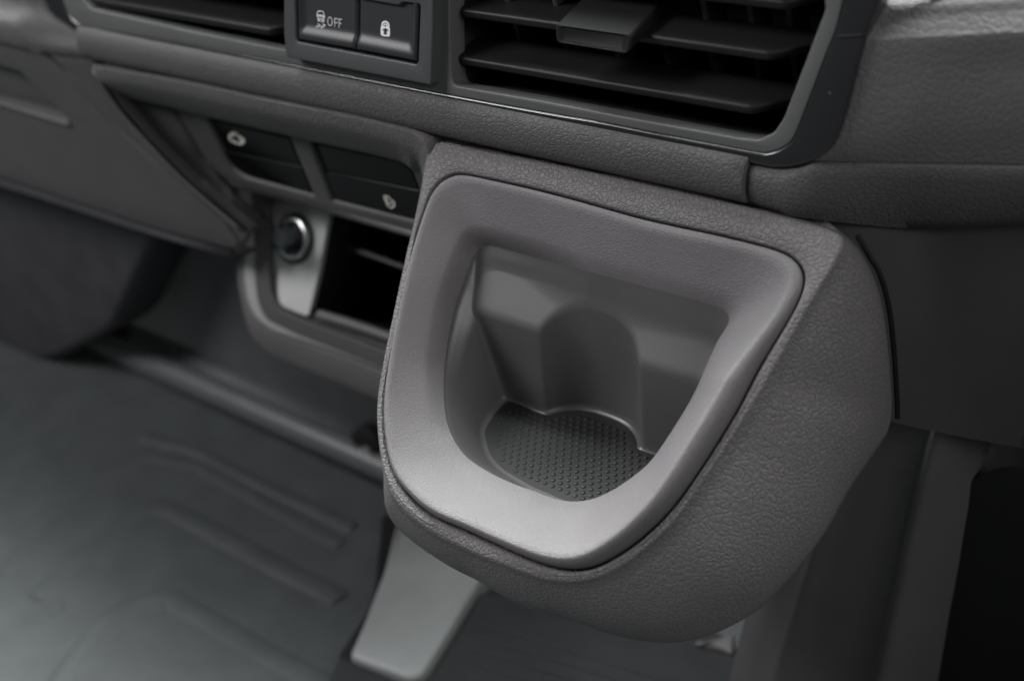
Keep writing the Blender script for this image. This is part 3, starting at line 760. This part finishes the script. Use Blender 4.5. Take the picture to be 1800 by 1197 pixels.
# floor of the module frame, darker rim between bead and plate
PS2 = tplane(30, .034, -.112)
plate = [(470, 350), (475, 420), (474, 490), (484, 525), (497, 540), (542, 558), (560, 480), (580, 370)]
pslab('silver_plate', plate, PS2, .003, .0006, M_silver, st, r=.003)
nS, dS = PS2
# tray box (dark hollow)
bx = [(578, 372), (545, 548), (556, 558), (800, 640), (840, 440)]
b0 = roundp([onp(p, nS, dS - .0002) for p in bx], .0015)
b1_ = [p - nS * .045 + V3(0, 0, .0) for p in b0]
solid(link('tray_box', loft_mesh([b0, b1_], True, False, True), M_black, st, angle=30), .001, 1)
# rim step between plate and frame
pslab('rim_step', [(450, 270), (460, 425), (460, 490), (470, 532), (490, 556), (545, 580), (620, 606), (890, 704), (930, 480), (880, 300)], PS2, .002, .0003, M_lower, st, holes=[bx], w=-.003)
# shelf edge inside and tray front ledge
sh1 = [onp(p, nS, dS - .016) for p in ((612, 436), (650, 448), (700, 466), (760, 488))]
link('shelf', tube_mesh(resamp(cr(sh1, 4), 10), .0013, 10), M_bezel, st)
sh2 = [onp(p, nS, dS - .002) for p in ((562, 553), (620, 570), (690, 594), (760, 618))]
link('front_ledge', tube_mesh(resamp(cr(sh2, 4), 10), .0026, 12), M_trim, st)
# body below the frame, running back under the dash
bo0 = [onp(p, nM, dM - .004) for p in ((438, 400), (433, 480), (438, 525), (450, 556), (476, 577), (560, 608), (680, 652), (790, 694))]
bo = [onp(p, nM, dM - .006) for p in ((430, 400), (425, 480), (432, 532), (443, 566), (471, 594), (560, 632), (680, 680), (790, 724))]
bo1 = [onp(p, nM, dM - .012) for p in ((430, 400), (427, 480), (437, 545), (452, 592), (486, 624), (560, 656), (680, 704), (790, 748))]
bo2 = [p + V3(.002, .012, -.004) for p in bo1]; bo3 = [p + V3(.010, .05, .004) for p in bo1]
sheet('tray_body', [resamp(cr(b, 4), 40) for b in (bo0, bo, bo1, bo2, bo3)], M_leather, st, cols=40)

# power socket
so = onp((520, 420), nS, dS); 
sk = thing('power_socket', 'round metal ringed power socket with a dark plug knob in the silver plate', 'power socket', tuple(so))
link('collar', lathe_mesh(so, nS, [(.0122, -.001), (.0122, .0010), (.0114, .0017), (.0102, .0017), (.0096, .0008), (.0096, -.012)]), M_bezel, sk, angle=40)
so2 = so + nS * .0012 + V3(.0008, 0, .0004)
link('ring', lathe_mesh(so2, nS, [(.0086, -.002), (.0096, .0004), (.0099, .0016), (.0095, .0026), (.0088, .0028), (.0081, .0020), (.0078, .0002), (.0077, -.012)]), M_metal, sk, angle=40)
link('barrel', lathe_mesh(so, nS, [(.0079, 0), (.0079, -.02), (.001, -.02)]), M_black, sk)
kn = so + V3(-.0046, 0, .0002)
link('knob', lathe_mesh(kn, nS, [(.0046, -.010), (.0047, .0060), (.0042, .0076), (.0030, .0083), (.0005, .0086)]), M_knob, sk, angle=50)

# =================================================================== FLOOR AND TUNNEL
ZG = -.28
def gz(p, z=ZG): return onp(p, (0, 0, 1), z)
me = mesh([(-2, -1.5, ZG), (1.5, -1.5, ZG), (1.5, .30, ZG), (-2, .30, ZG)], [(0, 1, 2, 3)])
fl_ = link('floor', me, M_rubber, None); fl_['kind'] = 'structure'
# moulded ridges of the rubber floor
fm = thing('floor_covering', 'grey moulded rubber floor covering with angular raised ribs, out of focus', 'floor covering', (-.25, -.02, ZG))
def ribs(name, px, r, z, mat_=None):
    pts = resamp([gz(p, ZG + z) for p in px], 90); pts[1:-1] = (pts[:-2] + pts[1:-1] * 2 + pts[2:]) / 4
    rings = []
    for i in range(len(pts)):
        t = pts[min(i + 1, 89)] - pts[max(i - 1, 0)]; t /= np.linalg.norm(t); s = np.cross(t, V3(0, 0, 1))
        rings.append([pts[i] + s * a + V3(0, 0, b) for a, b in ((-r * 1.6, -z), (-r, -z * .3), (-r * .5, 0), (r * .5, 0), (r, -z * .3), (r * 1.6, -z))])
    me = loft_mesh(rings, False); orient(me, C); me.update()
    return link(name, me, mat_ or M_rubber, fm, angle=70)
ribs('rib', [(60, 1050), (148, 965), (205, 917), (262, 890), (280, 887), (300, 893), (390, 940), (500, 1000), (585, 1041), (597, 1052)], .0040, .0011)
ribs('rib', [(60, 1260), (110, 1180), (180, 1090), (215, 1068), (272, 1046), (286, 1044), (303, 1051), (440, 1130), (560, 1195), (640, 1240)], .0040, .0011)
ribs('rib', [(250, 765), (345, 790), (430, 835), (530, 882), (622, 925)], .0028, .0010)
ribs('rib', [(0, 1010), (80, 905), (160, 840), (262, 800), (345, 815), (470, 885), (600, 955)], .0030, .0007)
for q in ((280, 1062), (97, 1066)):
    c = gz(q, ZG); link('highlight_dome', lathe_mesh(c, (0, 0, 1), [(.006, -.001), (.0055, .0003), (.004, .0007), (.0015, .0009), (.0003, .0009)]), M_rubber, fm)  # low domes added to give the soft light spots on the floor
# toe board and ledge
tb_ = [[yq((-120, 430), .10), yq((420, 330), .075), yq((760, 420), .072)],
       [yq((-120, 560), .085), yq((200, 596), .070), yq((430, 678), .070), yq((760, 826), .070)],
       ]
e0 = [V3(x, .078, -.10) for x in (-.75, .6)]; e1 = [V3(x, .078, -.262) for x in (-.75, .6)]
toe = thing('toe_board', 'dark grey toe board rising from the floor behind the console', 'toe board', (-.3, .078, ZG))
me = loft_mesh([[V3(-.75, .082, .0), V3(-.03, .082, .0)], [V3(-.75, .078, -.14), V3(-.03, .078, -.14)], [V3(-.75, .072, -.258), V3(-.03, .072, -.258)], [V3(-.75, .068, -.266), V3(-.03, .068, -.266)], [V3(-.75, .060, -.268), V3(-.03, .060, -.268)], [V3(-.75, .054, -.272), V3(-.03, .054, -.272)], [V3(-.75, .050, ZG), V3(-.03, .050, ZG)]], False); orient(me, C)
solid(link('board', me, M_toe, toe, angle=80), .002)
link('kick_ledge', tube_mesh([V3(x, .056, -.269) for x in np.linspace(-.5, -.03, 12)], .0085, 14), mat('satin_ledge', (.13, .14, .14), .38, .4, fine=(500, .0001)), toe, angle=80)
bolt_c = onp((652, 782), (0, 1, 0), .060)
link('bolt', lathe_mesh(bolt_c, (0, -1, .2), [(.0125, -.004), (.0125, .003), (.008, .005), (.004, .005), (.0005, .006)]), M_black, toe)
link('bolt_head', lathe_mesh(bolt_c + V3(.002, -.005, -.001), (0, -1, .2), [(.004, 0), (.004, .002), (.0005, .003)]), M_metal, toe)
link('grommet', lathe_mesh(onp((213, 600), (0, 1, 0), .066), (0, -1, .2), [(.014, -.004), (.013, .003), (.0005, .005)]), M_black, toe)

# dark kick panel at far left
kk = thing('kick_panel', 'dark wheel arch kick panel under the dashboard at the far left', 'kick panel', (-.42, .03, -.2))
pk = (V3(0, -1, .1) / np.linalg.norm(V3(0, -1, .1)), 0); nk = pk[0]; dk = nk @ V3(0, .035, -.2)
pslab('panel', [(-250, 180), (100, 260), (292, 372), (196, 585), (104, 632), (-20, 664), (-250, 720)], (nk, dk), .04, .007, M_kick, kk, r=.02)

# light tunnel plate and black mat
tp = thing('tunnel_plate', 'light grey tapered plastic plate on the floor below the cup holder', 'floor plate', (-.1, 0, ZG))
pslab('plate', [(700, 905), (860, 1000), (838, 1030), (748, 1178), (732, 1190), (716, 1191), (612, 1152), (640, 1090), (675, 1000)], (V3(0, 0, 1), ZG + .016), .014, .003, M_plate, tp, r=.004)
pslab('plate_shadow', [(672, 900), (860, 985), (850, 1030), (755, 1182), (735, 1204), (710, 1203), (590, 1158), (655, 1060), (662, 1000)], (V3(0, 0, 1), ZG + .006), .005, .001, M_black, tp, r=.004)  # black sheet painted in as the shadow and gap round the plate
bm_ = thing('rubber_mat', 'black ribbed rubber mat on the floor under the cup holder', 'rubber mat', (0, -.02, ZG))
pslab('mat_sheet', [(842, 1040), (900, 1040), (1000, 1040), (1180, 1080), (1270, 1110), (1310, 1150), (1340, 1300), (540, 1300), (590, 1158), (604, 1150), (712, 1200), (738, 1202), (756, 1182)], (V3(0, 0, 1), ZG + .012), .008, .003, M_mat, bm_, r=.003)
for k in range(9):
    x0 = 860 + k * 50; y0 = 1048 + k * 16
    a, b = gz((x0 - 60 + k * 0, y0 + 60 + 2 * k), ZG + .0135), gz((x0 + 200, y0 + 150), ZG + .0135)
for k in range(10):
    y = 1075 + k * 22
    a = gz((850 - k * 11, y + 22), ZG + .0114); b = gz((1262, y + 150), ZG + .0114)
    link('mat_rib', tube_mesh([a, a * .5 + b * .5, b], .0016, 8), M_mat, bm_)

# =================================================================== CONSOLE PILLAR ON THE RIGHT
cp = thing('console_pillar', 'dark grey lower console side with two soft vertical edges, right of the cup holder', 'console', (.12, .05, -.2))
def tp_(p, y, z, deg): nn_, dd_ = tplane(deg, y, z); return onp(p, nn_, dd_)
E1 = [(1490, 700), (1432, 960), (1405, 1050), (1372, 1150), (1330, 1300)]
E2 = [(1680, 690), (1640, 830), (1612, 950), (1590, 1060), (1566, 1160), (1535, 1300)]
pl = (0.045, -.09, 12)
a0 = resamp([tp_(p, *pl) for p in E1], 12); a1 = resamp([tp_(p, *pl) for p in E2], 12)
left = a0 + V3(-.020, .008, 0); left2 = a0 + V3(-.024, .08, 0); right = a1 + V3(.010, .020, 0); right2 = a1 + V3(.014, .10, 0)
cols = [left2, left, a0 + V3(-.010, .0055, 0), a0 + V3(-.0022, .0025, 0), a0 + V3(-.0008, .0002, 0), a0 + V3(.0012, -.0001, 0), a0 + V3(.004, .0016, 0), a0 * .7 + a1 * .3 + V3(0, .0022, 0), a0 * .4 + a1 * .6 + V3(0, .0022, 0), a0 * .15 + a1 * .85 + V3(0, .002, 0), a1 + V3(-.0035, -.0002, 0), a1 + V3(-.001, 0, 0), a1 + V3(.001, .0025, 0), right, right2]
me = loft_mesh([list(c) for c in cols], False); orient(me, C)
link('pillar_skin', me, M_pillar, cp, angle=80)
# far right footwell
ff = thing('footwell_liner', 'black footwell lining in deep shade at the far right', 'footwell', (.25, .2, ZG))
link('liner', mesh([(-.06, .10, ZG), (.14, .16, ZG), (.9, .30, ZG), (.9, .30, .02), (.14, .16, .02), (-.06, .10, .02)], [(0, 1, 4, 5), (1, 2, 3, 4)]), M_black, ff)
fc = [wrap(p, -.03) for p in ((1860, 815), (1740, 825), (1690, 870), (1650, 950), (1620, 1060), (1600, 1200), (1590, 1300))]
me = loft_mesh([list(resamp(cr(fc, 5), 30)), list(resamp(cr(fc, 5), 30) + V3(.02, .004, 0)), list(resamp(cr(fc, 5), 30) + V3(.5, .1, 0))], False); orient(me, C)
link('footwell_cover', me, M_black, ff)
pa = thing('floor_patch', 'small light grey plastic corner beside the black mat', 'floor trim', (.04, .05, ZG))
pslab('corner', [(1215, 1130), (1292, 1110), (1290, 1150), (1270, 1140)], (V3(0, 0, 1), ZG + .0145), .012, .002, M_lower, pa, r=.003)

# cab roof and seats' side around the camera are not in view; nothing is built there
